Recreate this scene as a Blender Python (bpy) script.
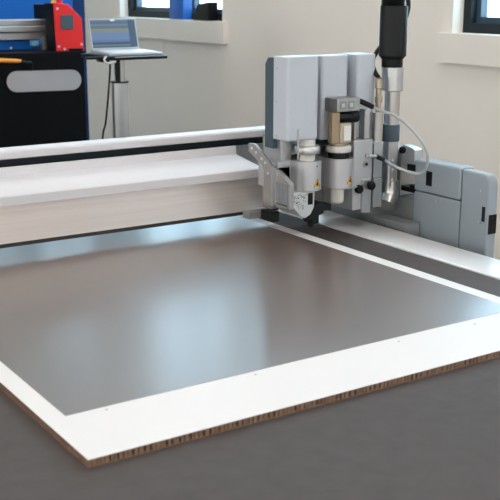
import bpy, bmesh, math, random
from mathutils import Vector, Matrix
random.seed(7)
for o in list(bpy.data.objects): bpy.data.objects.remove(o)
sc = bpy.context.scene
COL = sc.collection

# ------------------------------------------------------------------ camera
def rot_cols():
    yaw, pitch, roll = map(math.radians, (33.44, -14.31, 0.13))
    F = Vector((math.sin(yaw)*math.cos(pitch), math.cos(yaw)*math.cos(pitch), math.sin(pitch)))
    r = Vector((math.cos(yaw), -math.sin(yaw), 0)); u = r.cross(F)
    c, s = math.cos(roll), math.sin(roll)
    R, U = c*r+s*u, -s*r+c*u
    return Matrix(((R.x, U.x, -F.x), (R.y, U.y, -F.y), (R.z, U.z, -F.z)))
cam = bpy.data.cameras.new('camera'); camo = bpy.data.objects.new('camera', cam); COL.objects.link(camo)
camo.matrix_world = Matrix.Translation((0, 0, 1.6)) @ rot_cols().to_4x4()
cam.sensor_width = 36; cam.lens = 1016/500*36; cam.clip_start = .05; cam.clip_end = 200
cam.dof.use_dof = True; cam.dof.focus_distance = 3.02; cam.dof.aperture_fstop = 9.0
sc.camera = camo
# ------------------------------------------------------------------ world, exposure
w = bpy.data.worlds.new('world'); sc.world = w; w.use_nodes = True
nt = w.node_tree; bg = nt.nodes['Background']
tc = nt.nodes.new('ShaderNodeTexCoord'); sx = nt.nodes.new('ShaderNodeSeparateXYZ'); cr = nt.nodes.new('ShaderNodeValToRGB')
nt.links.new(tc.outputs['Generated'], sx.inputs[0]); nt.links.new(sx.outputs['Z'], cr.inputs[0])
cr.color_ramp.elements[0].position = 0.0; cr.color_ramp.elements[0].color = (1.0, .96, .93, 1)
cr.color_ramp.elements[1].position = 0.35; cr.color_ramp.elements[1].color = (.93, .95, 1.0, 1)
nt.links.new(cr.outputs[0], bg.inputs[0]); bg.inputs[1].default_value = 6.5
sc.view_settings.view_transform = 'Standard'; sc.view_settings.look = 'None'
sc.view_settings.exposure = 0.17; sc.view_settings.gamma = 1; sc.view_settings.use_curve_mapping = False
LAMP = 10.0       # strength of the added, unseen ceiling panels

# ------------------------------------------------------------------ materials
def mat(name, col, rough=.5, metal=0., spec=.5, noise=None, bump=None, coat=0., emit=None, aniso=None, trans=0.):
    m = bpy.data.materials.new(name); m.use_nodes = True
    n = m.node_tree.nodes; l = m.node_tree.links; b = n['Principled BSDF']
    b.inputs['Base Color'].default_value = (*col, 1); b.inputs['Roughness'].default_value = rough
    b.inputs['Metallic'].default_value = metal; b.inputs['Specular IOR Level'].default_value = spec
    b.inputs['Coat Weight'].default_value = coat; b.inputs['Coat Roughness'].default_value = .2 if coat < .45 else .03
    if trans: b.inputs['Transmission Weight'].default_value = trans
    if emit: b.inputs['Emission Color'].default_value = (*emit[0], 1); b.inputs['Emission Strength'].default_value = emit[1]
    tcn = n.new('ShaderNodeTexCoord')
    if noise:                                   # (scale, amount, stretch)
        sca, amt = noise[0], noise[1]; st = noise[2] if len(noise) > 2 else (1, 1, 1)
        mp = n.new('ShaderNodeMapping'); mp.inputs['Scale'].default_value = st
        t = n.new('ShaderNodeTexNoise'); t.inputs['Scale'].default_value = sca; t.inputs['Detail'].default_value = 4
        l.new(tcn.outputs['Object'], mp.inputs[0]); l.new(mp.outputs[0], t.inputs[0])
        mx = n.new('ShaderNodeMix'); mx.data_type = 'RGBA'
        l.new(t.outputs['Fac'], mx.inputs[0])
        mx.inputs[6].default_value = (*[max(0, c*(1-amt)) for c in col], 1); mx.inputs[7].default_value = (*[min(1, c*(1+amt)) for c in col], 1)
        l.new(mx.outputs[2], b.inputs['Base Color'])
    if bump:
        t2 = n.new('ShaderNodeTexNoise'); t2.inputs['Scale'].default_value = bump[0]; t2.inputs['Detail'].default_value = 3
        mp2 = n.new('ShaderNodeMapping'); mp2.inputs['Scale'].default_value = bump[2] if len(bump) > 2 else (1, 1, 1)
        l.new(tcn.outputs['Object'], mp2.inputs[0]); l.new(mp2.outputs[0], t2.inputs[0])
        bp = n.new('ShaderNodeBump'); bp.inputs['Strength'].default_value = bump[1]; bp.inputs['Distance'].default_value = .002
        l.new(t2.outputs['Fac'], bp.inputs['Height']); l.new(bp.outputs[0], b.inputs['Normal'])
    return m
M = dict(
 wall=mat('wall_paint', (.81, .755, .70), .8, noise=(1.2, .05), bump=(60, .05)),
 sill=mat('sill_paint', (.82, .77, .715), .6, noise=(3, .04)),
 ceil=mat('ceiling_white', (.72, .70, .66), .9, noise=(2, .03)),
 floor=mat('floor_concrete', (.22, .21, .20), .45, noise=(3, .2), bump=(30, .1)),
 frame=mat('window_frame_anthracite', (.010, .016, .020), .5, spec=.25),
 sash=mat('window_sash_blue_grey', (.035, .075, .12), .35),
 felt=mat('grey_cutting_felt', (.080, .067, .065), .75, spec=.35, noise=(26, .22), bump=(700, .5)),
 rail=mat('polished_rail_aluminium', (.86, .85, .86), .28, .25, noise=(4, .05, (20, 1, 1)), bump=(60, .05, (30, 1, 1))),
 alu=mat('brushed_aluminium', (.86, .78, .74), .33, .6, noise=(5, .12, (.3, 20, 20)), bump=(60, .08, (.3, 30, 30))),
 alud=mat('dull_aluminium', (.36, .355, .35), .42, .85, noise=(30, .15)),
 steel=mat('steel', (.50, .49, .48), .28, 1., noise=(30, .12)),
 silver=mat('satin_silver', (.50, .505, .515), .32, .85, noise=(12, .05)),
 white=mat('white_powder_coat', (.63, .605, .625), .42, noise=(20, .02)),
 white2=mat('cool_white_housing', (.475, .51, .565), .40, noise=(20, .02)),
 body=mat('light_grey_anodised_housing', (.50, .50, .52), .33, .55, noise=(25, .04)),
 greyp=mat('side_unit_grey_white', (.27, .31, .345), .5, noise=(10, .03)),
 greyd=mat('mid_grey_paint', (.22, .23, .235), .5, noise=(10, .08)),
 bluegrey=mat('dark_blue_grey_cover', (.055, .085, .105), .5, spec=.3, noise=(10, .05)),
 black=mat('black_plastic', (.005, .005, .006), .42, spec=.22, noise=(20, .2)),
 rubber=mat('black_rubber', (.004, .005, .006), .45, spec=.25, noise=(20, .2)),
 dark=mat('dark_strip', (.045, .036, .034), .6, spec=.2, noise=(20, .2)),
 slot=mat('dark_teal_belt', (.004, .008, .010), .55, spec=.15, noise=(20, .2)),
 tan=mat('tan_motor_housing', (.36, .27, .18), .42, .5, noise=(30, .08)),
 tan2=mat('pale_brass_housing', (.47, .40, .31), .4, .55, noise=(30, .08)),
 brass=mat('worn_nickel_brass', (.42, .36, .28), .3, .9, noise=(60, .2)),
 cream=mat('cream_plastic', (.58, .56, .52), .45, noise=(30, .04)),
 yellow=mat('warning_yellow', (.80, .42, .02), .5, noise=(30, .03)),
 labelw=mat('white_label_print', (.72, .72, .70), .6, noise=(420, .45)),
 speck=mat('speckled_scale_plate', (.55, .56, .56), .4, .4, noise=(30, .05)),
 screen=mat('grey_display_glass', (.17, .185, .215), .2, coat=.5, noise=(3, .03)),
 boardw=mat('white_board_liner', (.755, .725, .72), .55, noise=(3, .012)),
 boardg=mat('grey_satin_print', (.118, .080, .068), .38, spec=.9, coat=.42, noise=(2, .03), bump=(260, .06)),
 core=mat('brown_paper_core', (.20, .115, .072), .85, noise=(150, .45)),
 cored=mat('shaded_core_cells', (.03, .016, .012), .9, noise=(150, .3)),  # same brown paper, with the shade inside the cells painted into its colour
 mblack=mat('black_machine_panel', (.003, .003, .004), .5, spec=.1, noise=(4, .2)),
 blue=mat('blue_machine_panel', (.004, .105, .42), .45, spec=.2, noise=(2, .05)),
 navy=mat('dark_navy_panel', (.003, .03, .12), .5, spec=.2, noise=(2, .05)),
 blue2=mat('light_blue_clip', (.18, .42, .58), .5, noise=(10, .05)),
 red=mat('red_end_cover', (.75, .018, .02), .38, spec=.3, noise=(5, .04)),
 inlay=mat('grey_inlay_panel', (.36, .34, .35), .5, noise=(10, .05)),
 orange=mat('orange_handle', (.80, .30, .03), .45, noise=(30, .05)),
 bluetr=mat('blue_translucent_plastic', (.01, .13, .50), .4, noise=(2, .15), trans=.25),
 lap=mat('laptop_silver', (.40, .42, .45), .4, .5, noise=(10, .03)),
 key=mat('laptop_pale_deck', (.75, .76, .78), .4, noise=(60, .05)),
 lamp=mat('fill_diffuser', (.9, .9, .9), .5, emit=((1, .87, .78), LAMP)),
 cablew=mat('light_grey_cable', (.36, .38, .40), .4, noise=(60, .05)),
)
def glass_mat(name, tint):
    m = bpy.data.materials.new(name); m.use_nodes = True; n = m.node_tree.nodes; l = m.node_tree.links
    n.remove(n['Principled BSDF']); out = n['Material Output']
    t = n.new('ShaderNodeBsdfTransparent'); t.inputs[0].default_value = (*tint, 1)
    g = n.new('ShaderNodeBsdfGlossy'); g.inputs['Roughness'].default_value = .02
    lw_ = n.new('ShaderNodeLayerWeight'); lw_.inputs[0].default_value = .5
    pw = n.new('ShaderNodeMath'); pw.operation = 'POWER'; pw.inputs[1].default_value = 5; l.new(lw_.outputs['Facing'], pw.inputs[0])
    f = n.new('ShaderNodeMath'); f.operation = 'MULTIPLY_ADD'; f.inputs[1].default_value = .5; f.inputs[2].default_value = .03; l.new(pw.outputs[0], f.inputs[0])
    mx = n.new('ShaderNodeMixShader'); l.new(f.outputs[0], mx.inputs[0]); l.new(t.outputs[0], mx.inputs[1]); l.new(g.outputs[0], mx.inputs[2])
    l.new(mx.outputs[0], out.inputs[0]); return m
M['glass'] = glass_mat('tinted_window_glass', (.74, .90, .97)); M['glassc'] = glass_mat('fill_window_glass', (.96, .98, .98))  # the first tint puts the cyan of the sky into the glass colour
def screen_mat(bands, strength):
    """emissive laptop picture: horizontal bands by object Z (0..1 of generated), dark side panel"""
    m = bpy.data.materials.new('laptop_picture'); m.use_nodes = True; n = m.node_tree.nodes; l = m.node_tree.links
    b = n['Principled BSDF']; b.inputs['Base Color'].default_value = (.02, .02, .03, 1); b.inputs['Roughness'].default_value = .25
    t = n.new('ShaderNodeTexCoord'); s = n.new('ShaderNodeSeparateXYZ'); l.new(t.outputs['Generated'], s.inputs[0])
    r = n.new('ShaderNodeValToRGB'); r.color_ramp.interpolation = 'CONSTANT'; e = r.color_ramp.elements
    e[0].position = 0; e[0].color = (*bands[0][1], 1); e[1].position = bands[1][0]; e[1].color = (*bands[1][1], 1)
    for p, c in bands[2:]:
        k = e.new(p); k.color = (*c, 1)
    l.new(s.outputs['Z'], r.inputs[0])
    lt = n.new('ShaderNodeMath'); lt.operation = 'GREATER_THAN'; lt.inputs[1].default_value = .84; l.new(s.outputs['X'], lt.inputs[0])
    mx = n.new('ShaderNodeMix'); mx.data_type = 'RGBA'; l.new(lt.outputs[0], mx.inputs[0]); l.new(r.outputs[0], mx.inputs[6]); mx.inputs[7].default_value = (.035, .085, .15, 1)
    l.new(mx.outputs[2], b.inputs['Emission Color']); b.inputs['Emission Strength'].default_value = strength
    return m

# ------------------------------------------------------------------ mesh helpers
class MB:
    def __init__(s): s.bm = bmesh.new()
    def box(s, x0, x1, y0, y1, z0, z1):
        v = [s.bm.verts.new((x, y, z)) for x in (x0, x1) for y in (y0, y1) for z in (z0, z1)]
        for f in ((0, 1, 3, 2), (4, 6, 7, 5), (0, 4, 5, 1), (2, 3, 7, 6), (0, 2, 6, 4), (1, 5, 7, 3)): s.bm.faces.new([v[i] for i in f])
        return s
    def prism(s, pts, axis, a, b):
        """pts 2-D polygon; axis 'x': pts are (y,z); 'y': (x,z); 'z': (x,y)"""
        def P(p, t): return {'x': (t, p[0], p[1]), 'y': (p[0], t, p[1]), 'z': (p[0], p[1], t)}[axis]
        A = [s.bm.verts.new(P(p, a)) for p in pts]; B = [s.bm.verts.new(P(p, b)) for p in pts]
        s.bm.faces.new(A); s.bm.faces.new(B[::-1]); n = len(pts)
        for i in range(n): s.bm.faces.new((A[i], B[i], B[(i+1) % n], A[(i+1) % n]))
        return s
    def lathe(s, c, prof, axis=(0, 0, 1), seg=32):
        """prof: list of (radius, height along axis) from c"""
        ax = Vector(axis).normalized(); q = Vector((0, 0, 1)).rotation_difference(ax); c = Vector(c); rings = []
        for r, h in prof:
            rings.append([s.bm.verts.new(c + q @ Vector((r*math.cos(2*math.pi*k/seg), r*math.sin(2*math.pi*k/seg), h))) for k in range(seg)])
        s.bm.faces.new(rings[0][::-1]); s.bm.faces.new(rings[-1])
        for a, b in zip(rings, rings[1:]):
            for k in range(seg): s.bm.faces.new((a[k], a[(k+1) % seg], b[(k+1) % seg], b[k]))
        return s
    def cyl(s, c, r, h, axis=(0, 0, 1), seg=24): return s.lathe(c, [(r, 0), (r, h)], axis, seg)
    def tube(s, pts, r, seg=12, sub=8, ribs=None):
        P = [Vector(p) for p in pts]; path = []
        for i in range(len(P)-1):
            p0 = P[max(i-1, 0)]; p1 = P[i]; p2 = P[i+1]; p3 = P[min(i+2, len(P)-1)]
            for k in range(sub):
                t = k/sub; path.append(.5*((2*p1)+(p2-p0)*t+(2*p0-5*p1+4*p2-p3)*t*t+(3*p1-p0-3*p2+p3)*t**3))
        path.append(P[-1]); rings = []; up = Vector((.3, .2, 1)).normalized()
        tprev = (path[1]-path[0]).normalized(); nrm = tprev.cross(Vector((1, .37, .11))).normalized()
        for i, p in enumerate(path):
            t = (path[min(i+1, len(path)-1)]-path[max(i-1, 0)]).normalized()
            nrm = (nrm - t*nrm.dot(t)).normalized(); b = t.cross(nrm)
            rr = r*(1 + (ribs if (ribs and i % 2) else 0))
            rings.append([s.bm.verts.new(p + rr*(math.cos(2*math.pi*k/seg)*nrm+math.sin(2*math.pi*k/seg)*b)) for k in range(seg)])
        s.bm.faces.new(rings[0][::-1]); s.bm.faces.new(rings[-1])
        for a, b in zip(rings, rings[1:]):
            for k in range(seg): s.bm.faces.new((a[k], a[(k+1) % seg], b[(k+1) % seg], b[k]))
        return s
    def rot(s, piv, ax, deg):
        bmesh.ops.rotate(s.bm, verts=s.bm.verts, cent=Vector(piv), matrix=Matrix.Rotation(math.radians(deg), 3, ax)); return s
ROOT = {}
def base_of(p):
    while p is not None and p.parent is not None: p = p.parent
    return Vector(ROOT[p.name]) if p is not None else Vector((0, 0, 0))
def obj(name, mb, m, parent=None, bevel=0., base=None, smooth=True, label=None, segs=2, kind=None):
    bm = mb.bm; bmesh.ops.recalc_face_normals(bm, faces=bm.faces)
    me = bpy.data.meshes.new(name)
    b = base_of(parent) if parent else Vector(base or (0, 0, 0))
    bmesh.ops.translate(bm, verts=bm.verts, vec=-b)
    bm.to_mesh(me); bm.free(); me.materials.append(M[m] if isinstance(m, str) else m)
    o = bpy.data.objects.new(name, me); COL.objects.link(o)
    if parent: o.parent = parent
    else: o.location = b; ROOT[o.name] = tuple(b)
    if smooth:
        for p in me.polygons: p.use_smooth = True
        e = o.modifiers.new('edges', 'EDGE_SPLIT'); e.split_angle = math.radians(38)
    if bevel:
        o.modifiers.clear(); bv = o.modifiers.new('bevel', 'BEVEL'); bv.width = bevel; bv.segments = segs; bv.limit_method = 'ANGLE'; bv.angle_limit = math.radians(38); bv.harden_normals = True
    if label: o['label'] = label
    if kind: o['kind'] = kind
    return o
def tag(o, label, cat, group=None):
    o['label'] = label; o['category'] = cat
    if group: o['group'] = group
    return o
def thing(name, loc, label, cat, group=None):
    o = bpy.data.objects.new(name, None); COL.objects.link(o); o.location = loc; o.empty_display_size = .05
    ROOT[o.name] = tuple(loc); return tag(o, label, cat, group)
def struct(name, mb, m, **k):
    o = obj(name, mb, m, smooth=False, **k); o['kind'] = 'structure'; return o

# ================================================================== SETTING
X0, X1, Y0, Y1, H = -4.5, 4.0, -4.5, 13.0, 4.3
struct('floor', MB().box(X0-.25, X1+.25, Y0-.25, Y1+.25, -.2, 0), 'floor')
struct('ceiling', MB().box(X0-.25, X1+.25, Y0-.25, Y1+.25, H, H+.2), 'ceil')
def wall_openings(name, axis, a, b, u0, u1, ops):
    """wall slab between a and b on its axis, running u0..u1, openings (ua,ub,za,zb) may be stacked"""
    mb = MB()
    us = sorted({u0, u1, *[o[0] for o in ops], *[o[1] for o in ops]})
    for p, q in zip(us, us[1:]):
        mid = (p+q)/2; zs = sorted([(o[2], o[3]) for o in ops if o[0] < mid < o[1]]); z = 0
        for za, zb in zs + [(H, H)]:
            if za > z+1e-6:
                mb.box(a, b, p, q, z, za) if axis == 'x' else mb.box(p, q, a, b, z, za)
            z = zb
    bmesh.ops.remove_doubles(mb.bm, verts=mb.bm.verts, dist=1e-5)
    return struct(name, mb, 'wall')
wins = [(6.43, 8.09, 1.38, 4.0), (2.42, 4.08, 1.38, 4.0), (8.95, 10.61, 1.38, 4.0), (11.0, 12.66, 1.38, 4.0), (-1.59, .07, 1.38, 4.0), (4.80, 6.34, 1.64, 4.0)]  # last opening: added high window, unseen, widening the glow reflected in the panel
wall_openings('wall_right', 'x', 4.0, 4.25, Y0-.25, Y1+.25, wins)
fw = [(-3.6, -1.6, 1.2, 2.9), (.2, 2.2, 1.2, 2.9)]  # added windows out of view, giving cool fill from behind the camera
wall_openings('wall_front', 'y', Y0-.25, Y0, X0, X1, fw)
lw = [(-3.4, -1.4, 1.2, 2.9), (.4, 2.4, 1.2, 2.9), (4.2, 6.2, 1.2, 2.9)]  # unseen windows added on the left wall as further fill light
wall_openings('wall_left', 'x', X0-.25, X0, Y0-.25, Y1+.25, lw)
struct('wall_back', MB().box(X0, X1, Y1, Y1+.25, 0, H), 'wall')
struct('baseboard_right', MB().box(3.985, 4.0, Y0, Y1, 0, .1), 'sill')
struct('baseboard_left', MB().box(X0, X0+.015, Y0, Y1, 0, .1), 'sill')
struct('baseboard_back', MB().box(X0+.015, 3.985, Y1-.015, Y1, 0, .1), 'sill')
def ring(mb, y0, y1, z0, z1, w_, x0, x1, ax='x'):
    B = (lambda a, b, c, d, e, f: mb.box(a, b, c, d, e, f)) if ax == 'x' else (lambda a, b, c, d, e, f: mb.box(c, d, a, b, e, f))
    B(x0, x1, y0, y1, z0, z0+w_); B(x0, x1, y0, y1, z1-w_, z1)
    B(x0, x1, y0, y0+w_, z0+w_, z1-w_); B(x0, x1, y1-w_, y1, z0+w_, z1-w_)
for i, (a, b, za, zb) in enumerate(wins):
    f = MB(); ring(f, a, b, za, zb, .055, 4.078, 4.15)
    fo = struct('window_%d' % (i+1), f, 'frame')
    s = MB(); ring(s, a+.055, b-.055, za+.055, zb-.055, .032, 4.12, 4.17)
    if b-a > 1: s.box(4.12, 4.17, (7.03 if a == 6.43 else (a+b)/2-.04), (7.12 if a == 6.43 else (a+b)/2+.04), za+.087, zb-.087)
    so = obj('window_sash', s, 'sash', fo, smooth=False)
    obj('window_glass', MB().box(4.143, 4.149, a+.086, b-.086, za+.086, zb-.086), 'glass', so, smooth=False)
    if za < 1.5:
        sl = MB().box(3.962, 4.0, a-.075, b+.075, za-.155, za+.002).box(4.0, 4.077, a+.0005, b-.0005, za-.001, za+.002)
        obj('window_sill', sl, 'sill', fo, smooth=False)
n = len(wins)
for i, (a, b, za, zb) in enumerate(fw):
    f = MB(); ring(f, a, b, za, zb, .06, Y0-.16, Y0-.10, 'y'); n += 1
    fo = struct('window_%d' % n, f, 'frame')
    obj('window_glass', MB().box(a+.06, b-.06, Y0-.13, Y0-.124, za+.06, zb-.06), 'glassc', fo, smooth=False)
for i, (a, b, za, zb) in enumerate(lw):
    f = MB(); ring(f, a, b, za, zb, .06, X0-.16, X0-.10); n += 1
    fo = struct('window_%d' % n, f, 'frame')
    obj('window_glass', MB().box(X0-.13, X0-.124, a+.06, b-.06, za+.06, zb-.06), 'glassc', fo, smooth=False)
# added ceiling light panels, out of view, brightening the room
proto = None
for x in (-2.6, .2, 3.0):
    for y in (-2.6, .2, 3.0, 5.8):
        if proto is None:
            proto = thing('fill_ceiling_light', (x, y, H-.06), 'added, unseen fill light panel, flat white rectangle fixed to the ceiling', 'ceiling light', 'added ceiling light panels')
            fr = MB().box(x-.66, x+.66, y-.21, y+.21, H-.045, H-.002); obj('fill_housing', fr, 'white', proto, smooth=False)
            obj('fill_diffuser', MB().box(x-.62, x+.62, y-.17, y+.17, H-.06, H-.045), 'lamp', proto, smooth=False)
        else:
            c = proto.copy(); COL.objects.link(c); c.location = (x, y, H-.06)
            for ch in list(proto.children):
                d = ch.copy(); COL.objects.link(d); d.parent = c

# ================================================================== CUTTING TABLE
T = .85
tab = thing('cutting_table', (.9, 2.1, 0), 'large flatbed cutting table with grey felt surface and aluminium edge rail', 'cutting table')
obj('table_bed', MB().box(-.45, 2.16, .62, 3.75, T-.11, T-.012), 'greyd', tab, .004)
obj('felt_surface', MB().box(-.30, 2.005, .64, 3.73, T-.012, T), 'felt', tab, .002, label='dark grey felt cutting surface')
obj('edge_rail', MB().prism([(2.005, T-.012), (2.005, T+.002), (2.012, T+.004), (2.145, T+.004), (2.158, T-.004), (2.158, T-.012)], 'z', 0, 1) if False else
    MB().prism([(2.006, T-.012), (2.006, T+.003), (2.012, T+.005), (2.146, T+.005), (2.158, T-.004), (2.158, T-.012)], 'y', .64, 3.73), 'rail', tab, .001, label='shiny aluminium edge rail')
obj('edge_rail', MB().prism([(-.301, T-.012), (-.301, T+.003), (-.307, T+.005), (-.437, T+.005), (-.449, T-.004), (-.449, T-.012)], 'y', .64, 3.73), 'rail', tab, .001, label='shiny aluminium edge rail')
for x in (-.35, 1.93):
    for y in (.85, 3.40):
        obj('leg', MB().box(x, x+.13, y, y+.13, .03, T-.11), 'greyp', tab, .004)
        for ch in [MB().lathe((x+.065, y+.065, 0), [(.05, 0), (.05, .012), (.015, .02), (.015, .03)])]:
            obj('levelling_foot', ch, 'black', tab)
for y in (.88, 3.43): obj('cross_member', MB().box(-.25, 1.93, y, y+.07, .25, .40), 'greyp', tab, .003)

# ================================================================== BOARD
bx0, bx1, by0, by1, bt = .612, 1.845, 1.400, 3.05, T+.016
bd = thing('honeycomb_board', (1.2, 2.2, T), 'white honeycomb cardboard panel with a big grey printed rectangle, lying on the felt', 'board')
obj('bottom_liner', MB().box(bx0, bx1, by0, by1, T+.0005, T+.0020), 'core', bd, smooth=False)
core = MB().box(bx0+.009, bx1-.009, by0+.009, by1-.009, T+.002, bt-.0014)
obj('cell_core', core, 'cored', bd, smooth=False, label='recessed paper core block, shade of the cells put into its dark colour')
tee = MB()
def teeth(u0, u1, fn):
    u = u0
    while u < u1:
        wd = random.uniform(.0035, .0085); fn(u, min(u+wd, u1)); u += wd + random.choice((random.uniform(.0015, .003), random.uniform(.004, .0065)))
teeth(bx0+.001, bx1-.001, lambda a, b: tee.box(a, b, by0+.001, by0+.009, T+.002, bt-.0014))
teeth(by0+.010, by1-.010, lambda a, b: tee.box(bx0+.001, bx0+.009, a, b, T+.002, bt-.0014))
teeth(by0+.010, by1-.010, lambda a, b: tee.box(bx1-.009, bx1-.001, a, b, T+.002, bt-.0014))
teeth(bx0+.001, bx1-.001, lambda a, b: tee.box(a, b, by1-.009, by1-.001, T+.002, bt-.0014))
obj('core_walls', tee, 'core', bd, smooth=False, label='brown paper walls of the honeycomb core')
obj('top_liner', MB().box(bx0, bx1, by0, by1, bt-.0014, bt), 'boardw', bd, smooth=False)
obj('printed_panel', MB().box(bx0+.040, bx1-.042, by0+.182, by1-.18, bt, bt+.0006), 'boardg', bd, smooth=False, label='grey satin printed rectangle with soft sheen')
for (x, y) in ((.725, 1.567), (1.047, 1.564), (1.415, 1.558), (1.64, 1.554)):
    obj('register_mark', MB().cyl((x, y, bt), .0022, .0005, seg=12), 'greyd', bd)

# ================================================================== GANTRY
gx0, gx1 = -.55, 2.25
ga = thing('gantry_beam', (.9, 2.8, T), 'long white and brushed aluminium beam crossing above the board on the cutting table', 'gantry beam')
obj('beam_profile', MB().prism([(2.700, .907), (2.700, .9835), (2.7012, .9838), (2.7012, .9852), (2.700, .9855), (2.700, 1.019), (2.89, 1.019), (2.89, .975), (2.725, .975), (2.718, .907)], 'x', gx0, gx1), 'alu', ga, 0, label='brushed aluminium front face')
obj('lower_strip', MB().box(gx0, gx1, 2.702, 2.720, .895, .907), 'dark', ga, .001, label='dark strip under the beam')
obj('top_cover', MB().prism([(2.672, 1.0195), (2.672, 1.046), (2.676, 1.0495), (2.832, 1.072), (2.834, 1.099), (2.848, 1.099), (2.848, 1.0195)], 'x', gx0, 1.815), 'white', ga, .0015, label='white sloping cover with front lip')
obj('rear_profile', MB().box(gx0, gx1, 2.85, 2.89, 1.0195, 1.097), 'alud', ga, .001)
obj('drive_belt', MB().box(gx0, gx1, 2.852, 2.888, 1.0975, 1.118), 'slot', ga, .001, label='dark belt in the slot')
obj('rear_cover', MB().prism([(2.858, 1.1185), (2.856, 1.140), (2.862, 1.145), (2.925, 1.145), (2.930, 1.140), (2.930, .98), (2.8905, .98), (2.8905, 1.1185)], 'x', gx0, gx1), 'white', ga, .002, label='white rear cover strip')
def side_unit(sgn, xa):
    # plates of the beam end, outer thickness .045 away from xa
    S = lambda a, b: (xa+sgn*a, xa+sgn*b) if sgn > 0 else (xa-b, xa-a)
    u = obj('side_unit', MB().box(*S(0, .045), 2.225, 2.432, .62, .968), 'greyp', ga, .003, label='grey white end housing')
    obj('upper_panel', MB().box(*S(-.003, .060), 2.225, 2.432, .9705, 1.072), 'greyp', u, .007, segs=3)
    xs = S(.001, .040)
    pts = [(2.2235, .62), (2.2235, 1.069), (2.135, 1.066), (2.120, 1.062), (2.110, 1.052), (2.105, 1.035), (2.105, .62)]
    obj('end_cap', MB().prism(pts, 'x', *xs), 'greyp', u, .008, segs=3, label='rounded end cap')
    fx = xa-.003 if sgn > 0 else xa+.003
    e = lambda t: (fx-t, fx) if sgn > 0 else (fx, fx+t)
    sw = obj('switch_window', MB().box(*e(.0008), 2.349, 2.376, .995, 1.042), 'black', u, smooth=False)
    for (y, z) in ((2.328, 1.000), (2.328, .952)):
        obj('screw', MB().cyl((fx + (.003 if z < .97 else 0) * sgn, y, z), .004, .0015, (-sgn, 0, 0), 12), 'steel', u)
    for (y, z) in ((2.139, 1.015), (2.139, .918)):
        obj('screw', MB().cyl((xa+sgn*.001, y, z), .004, .0015, (-sgn, 0, 0), 12), 'steel', u)
    obj('slot', MB().box(*( (xa, xa+.001) if sgn > 0 else (xa-.001, xa)), 2.118, 2.131, .922, .968), 'black', u, smooth=False)
    obj('label_plate', MB().box(*S(.004, .037), 2.1035, 2.105, .885, .945), 'black', u, smooth=False, label='black plate on the end cap')
    mt = obj('beam_mount', MB().box(*S(.012, .12), 2.4335, 2.93, .62, .935), 'greyd', ga, .003, label='darker grey mount behind the end housing')
    obj('mount_block', MB().box(*S(.004, .10), 2.505, 2.93, .9365, 1.09), 'alud', mt, .003)
    return u
side_unit(1, 2.25)
side_unit(-1, -.55)
eb = obj('end_block', MB().prism([(2.44, 1.052), (2.44, 1.098), (2.450, 1.104), (2.50, 1.112), (2.50, 1.052)], 'x', 2.252, 2.285), 'body', ga, .002, label='white block beside the hose nozzle')
obj('black_knob', MB().lathe((2.252, 2.495, 1.094), [(.012, 0), (.012, .008), (.010, .011)], (-1, 0, 0), 20), 'black', eb)
obj('latch', MB().box(2.252, 2.30, 2.436, 2.475, 1.030, 1.050).box(2.252, 2.30, 2.436, 2.50, .958, .975).box(2.248, 2.28, 2.43, 2.455, .965, .985), 'black', eb, .002)
obj('guide_plate', MB().box(2.185, 2.245, 2.395, 2.55, .74, .870), 'greyd', ga, .002, label='small grey plate above the edge rail')

# ================================================================== TOOL HEAD
th = thing('tool_head', (1.95, 2.55, .88), 'cutting head with three white housings and two warning-marked tool modules, hanging on the beam', 'cutting head')
obj('carriage_plate', MB().box(1.80, 2.215, 2.610, 2.655, .925, 1.16), 'alud', th, .002, label='aluminium carriage plate')
obj('carriage_back', MB().box(1.83, 2.18, 2.595, 2.668, 1.162, 1.34), 'bluegrey', th, .003)
# left bracket reaching over the beam
br = obj('side_bracket', MB().prism([(2.488, .965), (2.488, 1.085), (2.510, 1.105), (2.585, 1.145), (2.615, 1.143), (2.615, 1.118), (2.540, 1.085), (2.530, 1.07), (2.530, .965)], 'x', 1.720, 1.730), 'alud', th, .001, label='silver side bracket with bolts')
obj('bracket_flange', MB().box(1.7305, 1.80, 2.500, 2.530, .967, 1.08), 'alud', br, .001)
for (y, z) in ((2.595, 1.130), (2.57, 1.120), (2.54, 1.105), (2.52, 1.095), (2.505, 1.065)):
    obj('bolt', MB().cyl((1.720, y, z), .0042, .003, (-1, 0, 0), 12), 'white', br)
obj('foot_block', MB().box(1.73, 1.76, 2.50, 2.56, .912, .943), 'black', br, .002)
obj('foot_block', MB().box(1.715, 1.80, 2.60, 2.64, .905, .925), 'greyd', br, .002)
# display
dp = obj('display_panel', MB().prism([(2.365, .978), (2.365, 1.052), (2.375, 1.060), (2.425, 1.085), (2.442, 1.085), (2.442, .978)], 'x', 1.700, 1.716), 'alud', th, .0015, label='small silver control panel')
obj('display_screen', MB().box(1.6988, 1.7002, 2.374, 2.434, .995, 1.052), 'screen', dp, smooth=False, label='blue grey display glass')
obj('display_keys', MB().box(1.6984, 1.6999, 2.378, 2.430, .986, .990).box(1.6984, 1.6986, 2.398, 2.3995, 1.0, 1.05).box(1.6984, 1.6986, 2.415, 2.4165, 1.0, 1.05), 'bluegrey', dp, smooth=False)
obj('panel_screw', MB().cyl((1.700, 2.428, 1.075), .003, .001, (-1, 0, 0), 10), 'steel', dp)
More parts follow.
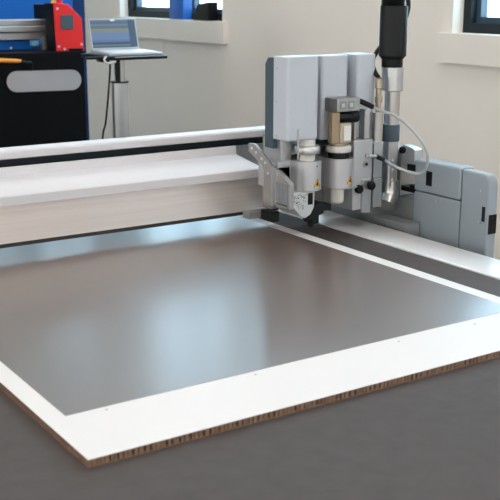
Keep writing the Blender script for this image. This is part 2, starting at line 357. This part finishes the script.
# three module covers
def cover(x0, x1, yf, yb, z0, z1, m='white2'):
    r = .022; pts = [(x0, yb), (x0, yf+.006), (x0+.006, yf)]
    for k in range(7):
        a = math.pi/2*k/6; pts.append((x1-r+r*math.sin(a), yf+r-r*math.cos(a)))
    pts.append((x1, yb))
    mb = MB(); mb.prism(pts, 'z', z0, z1); return mb
mod = []
for (x0, x1, yf, yb, z0, z1) in ((1.756, 1.879, 2.460, 2.535, 1.163, 1.412), (1.917, 2.028, 2.505, 2.570, 1.150, 1.408), (2.046, 2.128, 2.492, 2.590, 1.150, 1.409)):
    c = obj('module_cover', cover(x0, x1, yf, yb, z0, z1), 'white2', th, .004, segs=3, label='tall white module housing'); mod.append(c)
    back = MB().prism([(yb, z0-.03), (yb, z1-.004), (yb+.03, z1-.006), (yb+.045, z1-.025), (yb+.045, z0-.03)], 'x', x0+.001, x1-.003)
    obj('cover_back', back, 'bluegrey', c, .002, label='dark blue grey rear of the housing')
    for z in (z0+.012, (z0+z1)/2-.01, z1-.035):
        obj('cover_screw', MB().cyl((x0, yf+.055, z), .0022, .0012, (-1, 0, 0), 10), 'greyd', c)
# tool modules one and two
def warning(parent, cx, cy, r, a0, z, s):
    mb = MB(); N = 8
    def P(u, v, off): # u lateral, v up on the cylinder
        a = a0 + u/r; return (cx+(r+off)*math.sin(a), cy-(r+off)*math.cos(a), z+v)
    def tri(mb, k, off):
        rows = []
        for j in range(N+1):
            v = s*k*(-.5 + j/N); hw = s*k*.58*(1-j/N)
            rows.append([mb.bm.verts.new(P(hw*t, v - (1-k)*s*.12, off)) for t in (-1, -.33, .33, 1)])
        for a, b in zip(rows, rows[1:]):
            for i in range(3): mb.bm.faces.new((a[i], a[i+1], b[i+1], b[i]))
        bmesh.ops.remove_doubles(mb.bm, verts=mb.bm.verts, dist=1e-6)
    tri(mb, 1.0, .0004); o = obj('warning_label', mb, 'yellow', parent, smooth=False, label='yellow triangular hand injury warning sign')
    e = MB()
    def seg(u0, v0, u1, v1, wd, off=.0008):
        d = Vector((u1-u0, v1-v0)); n_ = Vector((-d.y, d.x)).normalized()*wd/2
        e.bm.faces.new([e.bm.verts.new(P(p[0]*s, p[1]*s, off)) for p in ((u0+n_.x, v0+n_.y), (u1+n_.x, v1+n_.y), (u1-n_.x, v1-n_.y), (u0-n_.x, v0-n_.y))])
    for (a, b) in (((-.53, -.48), (.53, -.48)), ((-.53, -.48), (0, .47)), ((.53, -.48), (0, .47))): seg(*a, *b, .075)
    seg(-.24, -.22, .22, -.30, .13); seg(-.14, -.10, .20, -.12, .12); seg(-.02, -.24, .02, .10, .14); seg(-.12, .02, .13, .10, .10)
    obj('warning_symbol', e, 'black', o, smooth=False)
def dbody(cx, cy, r, yb, z0, z1, extra=0):
    pts = [(cx-r, yb)]
    for k in range(17):
        a = -math.pi/2+math.pi*k/16; pts.append((cx+r*math.sin(a), cy-r*math.cos(a)))
    pts.append((cx+r, yb)); return MB().prism(pts, 'z', z0, z1)
def module(cx, cy, r, z0, z1, lab, collar='alud'):
    m = obj('tool_module', dbody(cx, cy, r, 2.608, z0, z1), 'body', th, .002, label=lab)
    return m
m1 = module(1.842, 2.474, .0445, 1.008, 1.099, 'round fronted grey tool module')
obj('locking_ring', MB().lathe((1.843, 2.474, 1.118), [(.030, 0), (.0385, .003), (.0395, .007), (.0395, .022), (.037, .026), (.026, .027)]), 'silver', m1)
obj('ring_neck', MB().cyl((1.843, 2.474, 1.099), .024, .064), 'cream', m1)
obj('badge', MB().cyl((1.8478+.0, 2.4305, 1.085), .0035, .0012, (.1, -1, 0), 14), 'greyd', m1)
warning(m1, 1.842, 2.474, .0445, math.radians(10), 1.034, .025)
obj('guide_rod', MB().cyl((1.792, 2.452, 1.108), .0028, .092, seg=12), 'steel', m1)
obj('mounting_block', MB().box(1.772, 1.812, 2.515, 2.607, 1.035, 1.162).box(1.812, 1.88, 2.53, 2.607, 1.109, 1.16), 'silver', m1, .002)
m1s = obj('flat_cheek', MB().box(1.752, 1.7975, 2.50, 2.607, 1.010, 1.097), 'body', m1, .002)
for (y, z) in ((2.535, 1.118), (2.56, 1.135)):
    obj('cheek_screw', MB().cyl((1.772, y, z), .003, .0015, (-1, 0, 0), 10), 'steel', m1)
# knife holder under module one
kh = obj('knife_holder', MB().prism([(1.762, 1.0075), (1.852, 1.0075), (1.852, .958), (1.838, .934), (1.818, .924), (1.800, .932), (1.762, .972)], 'y', 2.445, 2.56), 'speck', th, .003, label='speckled silver knife holder with black tip')
dots = MB()
for _ in range(70):
    x = random.uniform(1.768, 1.820); z = random.uniform(.955 if x > 1.785 else .972, 1.001)
    dots.cyl((x, 2.4452, z), random.uniform(.0008, .0019), .0007, (0, -1, 0), 6)
for _ in range(40):
    dots.cyl((1.7622, random.uniform(2.45, 2.555), random.uniform(.976, 1.004)), random.uniform(.0008, .0019), .0007, (-1, 0, 0), 6)
obj('scale_dots', dots, 'black', kh, smooth=False, kind='stuff')
obj('holder_slot', MB().box(1.826, 1.844, 2.4435, 2.4448, .966, 1.002), 'black', kh, smooth=False)
obj('knife_tip', MB().prism([(1.832, .944), (1.872, .962), (1.895, .965), (1.895, .93), (1.876, .926), (1.876, .900), (1.852, .900), (1.846, .916), (1.832, .920)], 'y', 2.452, 2.50).lathe((1.862, 2.476, .885), [(.003, 0), (.012, .006), (.012, .02)]).box(1.895, 1.93, 2.46, 2.51, .935, .955), 'black', kh, .002)
# module two
m2 = module(1.967, 2.474, .0445, 1.003, 1.096, 'round fronted grey tool module with motor on top')
obj('locking_ring', MB().lathe((1.965, 2.474, 1.113), [(.030, 0), (.0375, .003), (.0385, .007), (.0385, .018), (.036, .022), (.026, .023)]), 'cream', m2)
obj('ring_neck', MB().cyl((1.965, 2.474, 1.096), .034, .017), 'black', m2)
obj('badge', MB().cyl((1.968, 2.4315, 1.080), .0035, .0012, (.1, -1, 0), 14), 'greyd', m2)
warning(m2, 1.967, 2.474, .0445, math.radians(14), 1.032, .025)
obj('retaining_lip', MB().box(1.955, 2.022, 2.440, 2.52, 1.0, 1.0055), 'silver', m2, .001)
obj('spindle_cup', MB().lathe((1.962, 2.474, .953), [(.016, 0), (.0205, .005), (.0215, .010), (.0225, .046), (.0225, .0525)]), 'cream', m2)
obj('motor_flange', MB().cyl((1.965, 2.474, 1.1365), .030, .008), 'brass', m2)
mo = obj('drive_motor', MB().box(1.920, 1.9495, 2.452, 2.475, 1.145, 1.241), 'tan', th, .003, label='tan upright motor body')
obj('motor_case', MB().prism([(1.9505, 2.452), (1.954, 2.447), (1.990, 2.447), (1.995, 2.452), (1.995, 2.500), (1.9505, 2.500)], 'z', 1.145, 1.206), 'tan2', mo, .002)
obj('motor_label', MB().box(1.962, 1.989, 2.4462, 2.4468, 1.152, 1.198), 'labelw', mo, smooth=False, label='white printed motor label')
obj('motor_screw', MB().lathe((1.928, 2.462, 1.145), [(.007, 0), (.007, .008), (.004, .012)], seg=14), 'brass', mo)
obj('motor_coupling', MB().lathe((1.940, 2.472, 1.222), [(.016, 0), (.017, .004), (.017, .06), (.020, .063), (.020, .088), (.016, .092)], (1, -.0, 0), 24), 'black', mo)
cb = obj('connector_box', MB().box(1.928, 2.018, 2.440, 2.503, 1.242, 1.283), 'tan2' if False else 'alud', th, .003, label='grey metal connector box with two square sockets')
for x in (1.938, 1.970):
    obj('socket_plate', MB().box(x, x+.024, 2.4385, 2.4398, 1.250, 1.274), 'greyd', cb, smooth=False)
    obj('socket_plate', MB().box(x+.006, x+.018, 2.4375, 2.4385, 1.256, 1.268), 'silver', cb, smooth=False)
# module three: block with plate, knobs, hose bracket
m3 = obj('tool_module', MB().box(2.008, 2.084, 2.452, 2.608, .925, 1.148), 'body', th, .003, label='square grey tool module with black knobs')
obj('front_plate', MB().prism([(2.040, .917), (2.075, .913), (2.075, 1.022), (2.040, 1.022)], 'y', 2.442, 2.4515), 'silver', m3, .001)
obj('clamp_knob', MB().lathe((2.025, 2.4515, .994), [(.010, 0), (.014, .004), (.014, .014), (.011, .018)], (0, -1, 0), 20), 'black', m3)
obj('clamp_knob', MB().lathe((2.066, 2.4415, 1.003), [(.010, 0), (.014, .004), (.014, .014), (.011, .018)], (0, -1, 0), 20), 'black', m3)
sk = obj('socket_screw', MB().cyl((2.057, 2.4515, 1.070), .011, .003, (0, -1, 0), 20), 'steel', m3)
obj('hex_recess', MB().cyl((2.057, 2.4485, 1.070), .006, .0008, (0, -1, 0), 6), 'black', sk)
obj('cable_fitting', MB().cyl((2.060, 2.4515, 1.098), .007, .006, (0, -1, 0), 16).tube([(2.060, 2.442, 1.098), (2.075, 2.437, 1.096), (2.086, 2.436, 1.094)], .0055), 'silver', m3)
obj('column', MB().box(2.056, 2.078, 2.462, 2.489, 1.149, 1.242), 'silver', m3, .002)
obj('guide_rod', MB().cyl((2.028, 2.475, 1.149), .006, .09), 'steel', m3)
# white cable loop
cable = [(2.108, 2.425, 1.084), (2.139, 2.41, 1.062), (2.175, 2.36, 1.043), (2.183, 2.32, 1.055), (2.168, 2.29, 1.100), (2.158, 2.30, 1.142), (2.140, 2.34, 1.188), (2.112, 2.38, 1.224), (2.085, 2.42, 1.240), (2.068, 2.44, 1.250)]
cl = obj('sensor_cable', MB().tube(cable, .0042, 10, 8), 'cablew', th, label='light grey looping cable')
obj('cable_plug', MB().tube([(2.086, 2.434, 1.0935), (2.098, 2.430, 1.088), (2.110, 2.424, 1.083)], .0075, 12), 'black', cl)
obj('cable_plug', MB().tube([(2.017, 2.47, 1.272), (2.032, 2.465, 1.270), (2.05, 2.452, 1.261), (2.070, 2.440, 1.2495)], .0085, 12), 'black', cl)
# steel guide tube left of the hose
gt = obj('guide_tube', MB().cyl((2.114, 2.468, 1.14), .0175, .088), 'steel', th, label='upright steel tube')
obj('tube_flange', MB().cyl((2.106, 2.475, 1.132), .026, .008).box(2.092, 2.128, 2.455, 2.607, 1.02, 1.131), 'silver', gt, .001)
obj('air_fitting', MB().lathe((2.116, 2.470, 1.228), [(.009, 0), (.009, .03), (.012, .031), (.012, .048), (.009, .05), (.009, .075), (.0125, .077), (.0125, .105), (.009, .108)], seg=14), 'brass', gt)
# hose nozzle block
nz = obj('nozzle_frame', MB().prism([(2.092, .925), (2.100, .912), (2.185, .905), (2.195, .925), (2.195, .955), (2.115, .965), (2.115, 1.055), (2.092, 1.055)], 'y', 2.512, 2.59), 'black', th, .002, label='black frame around the suction nozzle')
obj('nozzle_plate', MB().box(2.092, 2.128, 2.452, 2.60, .925, 1.018), 'silver', nz, .002)

# ================================================================== SUCTION HOSE
hs = thing('suction_hose', (2.185, 2.478, .92), 'black suction hose with silver pipe coming down from above to the right of the head', 'hose')
HC = (2.185, 2.485)
obj('corrugated_hose', MB().tube([(2.177, 2.485, 1.535), (2.173, 2.49, 1.70), (2.15, 2.53, 2.1), (2.13, 2.66, 2.7), (2.10, 2.80, 3.4), (2.10, 2.9, 4.29)], .036, 20, 40, ribs=.10), 'rubber', hs, label='corrugated black hose')
obj('hose_sleeve', MB().lathe((2.181, 2.485, 1.366), [(.0325, 0), (.0335, .004), (.0335, .024), (.0435, .036), (.0435, .185), (.0425, .19)]), 'rubber', hs, label='smooth black sleeve')
obj('pipe_collar', MB().lathe((2.185, 2.485, 1.290), [(.028, 0), (.0345, .003), (.0345, .0755)]), 'silver', hs, label='wide satin silver collar')
obj('suction_pipe', MB().cyl((2.187, 2.485, .985), .0245, .305), 'steel', hs, label='slim steel pipe')
obj('rubber_band', MB().lathe((2.185, 2.485, 1.130), [(.028, 0), (.029, .002), (.029, .052), (.028, .054)]), 'bluegrey', hs)
sp = obj('scale_strip', MB().box(2.165, 2.183, 2.4585, 2.4605, .985, 1.122), 'steel', hs, .0005)
for z in (1.008, 1.040, 1.072): obj('scale_screw', MB().cyl((2.174, 2.4585, z), .005, .002, (0, -1, 0), 14), 'white', sp)
obj('nozzle', MB().tube([(2.187, 2.485, 1.0), (2.187, 2.484, .965), (2.181, 2.48, .945), (2.160, 2.470, .922)], .031, 20, 6), 'steel', hs, label='silver elbow nozzle')
# black air line beside the hose
al = tag(obj('air_line', MB().tube([(2.118, 2.475, 1.335), (2.122, 2.50, 1.355), (2.150, 2.545, 1.385), (2.20, 2.560, 1.43), (2.262, 2.555, 1.48), (2.296, 2.552, 1.53), (2.300, 2.56, 1.60), (2.27, 2.6, 1.85), (2.20, 2.70, 2.4), (2.18, 2.86, 3.4), (2.18, 2.96, 4.29)], .0075, 12, 12), 'rubber', base=(2.2, 2.55, 1.335)), 'thin black air line curving beside the thick suction hose', 'air line')

# ================================================================== LAPTOP STAND + LAPTOP
ls = thing('laptop_stand', (2.32, 4.78, 0), 'slim silver column stand with a small black table top carrying the laptop', 'stand')
obj('base_plate', MB().lathe((2.35, 4.78, 0), [(.22, 0), (.22, .012), (.05, .03)], seg=40), 'greyd', ls)
obj('outer_column', MB().cyl((2.35, 4.78, .03), .042, 1.11), 'silver', ls)
obj('column_collar', MB().cyl((2.35, 4.78, 1.14), .046, .008), 'black', ls)
ic = obj('inner_column', MB().cyl((2.352, 4.78, 1.148), .027, .118), 'steel', ls)
obj('inner_column_strip', MB().cyl((2.332, 4.762, 1.148), .014, .118), 'black', ls)
obj('table_top', MB().box(2.245, 2.567, 4.66, 5.02, 1.262, 1.280), 'slot', ls, .003, label='thin dark table top')
obj('top_edge', MB().box(2.27, 2.564, 4.657, 4.6597, 1.276, 1.280), 'silver', ls)
obj('clamp_arm', MB().box(2.135, 2.244, 4.69, 4.73, 1.268, 1.280).box(2.20, 2.243, 4.665, 4.73, 1.255, 1.281), 'black', ls, .002)
obj('clamp_ring', MB().tube([(2.22, 4.655, 1.285), (2.205, 4.65, 1.268), (2.225, 4.65, 1.250), (2.27, 4.655, 1.256)], .005), 'cream', ls)
tag(obj('power_cable', MB().tube([(2.236, 4.65, 1.25), (2.248, 4.68, 1.20), (2.244, 4.70, 1.08), (2.225, 4.70, .95), (2.205, 4.70, .86), (2.18, 4.68, .5), (2.15, 4.55, .012), (2.4, 4.4, .010)], .005), 'black', base=(2.26, 4.7, 0)), 'thin black cable hanging down beside the silver laptop stand column', 'cable')
lp = thing('laptop', (2.40, 4.85, 1.2805), 'open silver laptop with a blue software picture, on the slim column stand', 'laptop')
obj('laptop_base', MB().prism([(4.69, 1.2812), (4.69, 1.292), (4.93, 1.300), (4.93, 1.2812)], 'x', 2.258, 2.558).rot((2.4, 4.8, 1.28), 'Z', -2), 'lap', lp, .003)
obj('keyboard', MB().prism([(4.700, 1.2935), (4.700, 1.2955), (4.900, 1.3015), (4.900, 1.2995)], 'x', 2.285, 2.53).rot((2.4, 4.8, 1.28), 'Z', -2), 'key', lp, label='pale keyboard deck')
LR = lambda mb: mb.rot((2.4, 4.935, 1.300), 'X', -14)
lid = obj('laptop_lid', LR(MB().box(2.272, 2.545, 4.931, 4.939, 1.300, 1.462)), 'lap', lp, .003)
scm = screen_mat([(0, (.035, .085, .15)), (.06, (.20, .30, .40)), (.10, (.035, .08, .14)), (.20, (.12, .22, .42)), (.28, (.15, .27, .50)), (.52, (.22, .28, .34)), (.60, (.26, .31, .20)), (.68, (.10, .17, .26)), (.78, (.16, .25, .34)), (.84, (.09, .16, .24)), (.94, (.14, .22, .30))], .6)
obj('laptop_screen', LR(MB().box(2.279, 2.538, 4.9295, 4.9308, 1.309, 1.455)), scm, lid, smooth=False, label='blue lit screen')
obj('webcam_patch', LR(MB().box(2.396, 2.420, 4.9285, 4.9295, 1.448, 1.455)), 'key', lid, smooth=False)

# ================================================================== BLACK / RED MACHINE
mc = thing('cutting_machine', (1.5, 6.1, 0), 'black machine with a red end cover and blue back panel, standing behind the long beam', 'machine')
obj('cabinet', MB().box(.2, 2.482, 5.50, 6.35, .06, 1.262), 'mblack', mc, .004, label='black machine cabinet')
pts = []
for k in range(17):
    a = math.pi/2+math.pi*k/16; pts.append((2.068+.058*math.cos(a), 1.106+.058*math.sin(a)))
for k in range(17):
    a = -math.pi/2+math.pi*k/16; pts.append((2.398+.058*math.cos(a), 1.101+.058*math.sin(a)))
obj('inlay_panel', MB().prism(pts, 'y', 5.494, 5.4995), 'inlay', mc, smooth=False, label='grey rounded inlay on the front')
re = obj('end_cover', MB().prism([(2.325, 1.2635), (2.318, 1.535), (2.405, 1.523), (2.484, 1.445), (2.492, 1.2635)], 'y', 5.515, 5.535), 'red', mc, .004, label='red end cover with chamfered corner')
obj('cover_body', MB().prism([(2.322, 1.2635), (2.316, 1.53), (2.40, 1.518), (2.476, 1.44), (2.482, 1.2635)], 'y', 5.5355, 5.66), 'mblack', mc, .003)
obj('side_window', MB().box(2.352, 2.428, 5.507, 5.5145, 1.385, 1.465), 'bluegrey', re, .003)
for p in ((2.335, 1.29), (2.37, 1.275), (2.335, 1.50), (2.475, 1.30)):
    obj('cover_bolt', MB().cyl((p[0], 5.515, p[1]), .007, .004, (0, -1, 0), 12), 'cream', re)
obj('red_end_foot', MB().box(2.395, 2.478, 5.503, 5.514, 1.263, 1.278), 'mblack', re, .002)
obj('status_lamp', MB().cyl((2.40, 5.72, 1.535), .012, .09).cyl((2.40, 5.72, 1.46), .014, .075), 'yellow', mc, label='yellow signal post')
obj('status_lamp', MB().cyl((2.455, 5.76, 1.46), .016, .17), 'red', mc, label='red signal post')
obj('gantry_plate', MB().box(2.415, 2.445, 5.665, 5.95, 1.2635, 1.46).box(2.36, 2.41, 5.70, 5.93, 1.437, 1.52), 'mblack', mc, .003)
rl = MB()
for z0, z1, y in ((1.402, 1.436, 5.74), (1.365, 1.400, 5.725), (1.320, 1.363, 5.74)): rl.box(.25, 2.413, y, 5.85, z0, z1)
obj('gantry_rail', rl, 'silver', mc, .006, label='ribbed silver aluminium rail')
obj('gantry_bracket', MB().box(2.315, 2.388, 5.70, 5.73, 1.264, 1.335), 'alud', mc, .002)
obj('bed_trim', MB().box(.25, 2.30, 5.78, 5.88, 1.2635, 1.318), 'blue', mc, .002, label='blue bed trim below the rail')
obj('bed_clip', MB().box(2.265, 2.305, 5.74, 5.779, 1.285, 1.315), 'blue2', mc, .002)
obj('trim_screw', MB().cyl((2.15, 5.78, 1.275), .006, .004, (0, -1, 0), 12), 'cream', mc)
obj('back_panel', MB().box(.1, 2.80, 6.352, 6.42, .06, 1.62), 'blue', mc, .004, label='tall blue back panel')
obj('side_column', MB().box(2.801, 2.885, 6.352, 6.42, .06, 1.62), 'navy', mc, .004, label='dark blue side column')
obj('side_box', MB().box(2.484, 2.64, 6.0, 6.350, .06, 1.262), 'mblack', mc, .004)
for x in (.5, 2.3):
    for y in (5.7, 6.2): obj('machine_foot', MB().cyl((x, y, 0), .04, .06), 'black', mc)
ht = thing('marking_tool', (2.02, 5.46, 1.22), 'orange and black stick tool jutting from the front of the black machine', 'tool')
obj('tool_grip', MB().lathe((1.86, 5.462, 1.236), [(.008, 0), (.012, .01), (.012, .20), (.009, .225)], (1, 0, -.07), 14), 'orange', ht)
obj('tool_tip', MB().tube([(2.083, 5.462, 1.220), (2.12, 5.465, 1.213), (2.145, 5.47, 1.208), (2.152, 5.478, 1.18), (2.150, 5.484, 1.165)], .007), 'black', ht)

# ================================================================== THINGS ON THE SILL
bp_ = MB().prism([(3.985, 6.99), (3.991, 6.98), (4.066, 6.98), (4.072, 6.99), (4.072, 7.195), (4.066, 7.205), (3.991, 7.205), (3.985, 7.195)], 'z', 1.3825, 1.96)
tag(obj('blue_container', bp_, 'bluetr', None, .004, base=(4.055, 7.13, 1.3825)), 'tall translucent blue container standing on the window sill behind the laptop stand', 'container')
bc = tag(obj('black_case', MB().prism([(6.60, 1.3825), (6.60, 1.52), (6.765, 1.50), (6.83, 1.3825)], 'x', 3.985, 4.070), 'black', None, .006, base=(4.05, 6.7, 1.3825)), 'small black slanted case on the window sill, right of the blue container', 'case')
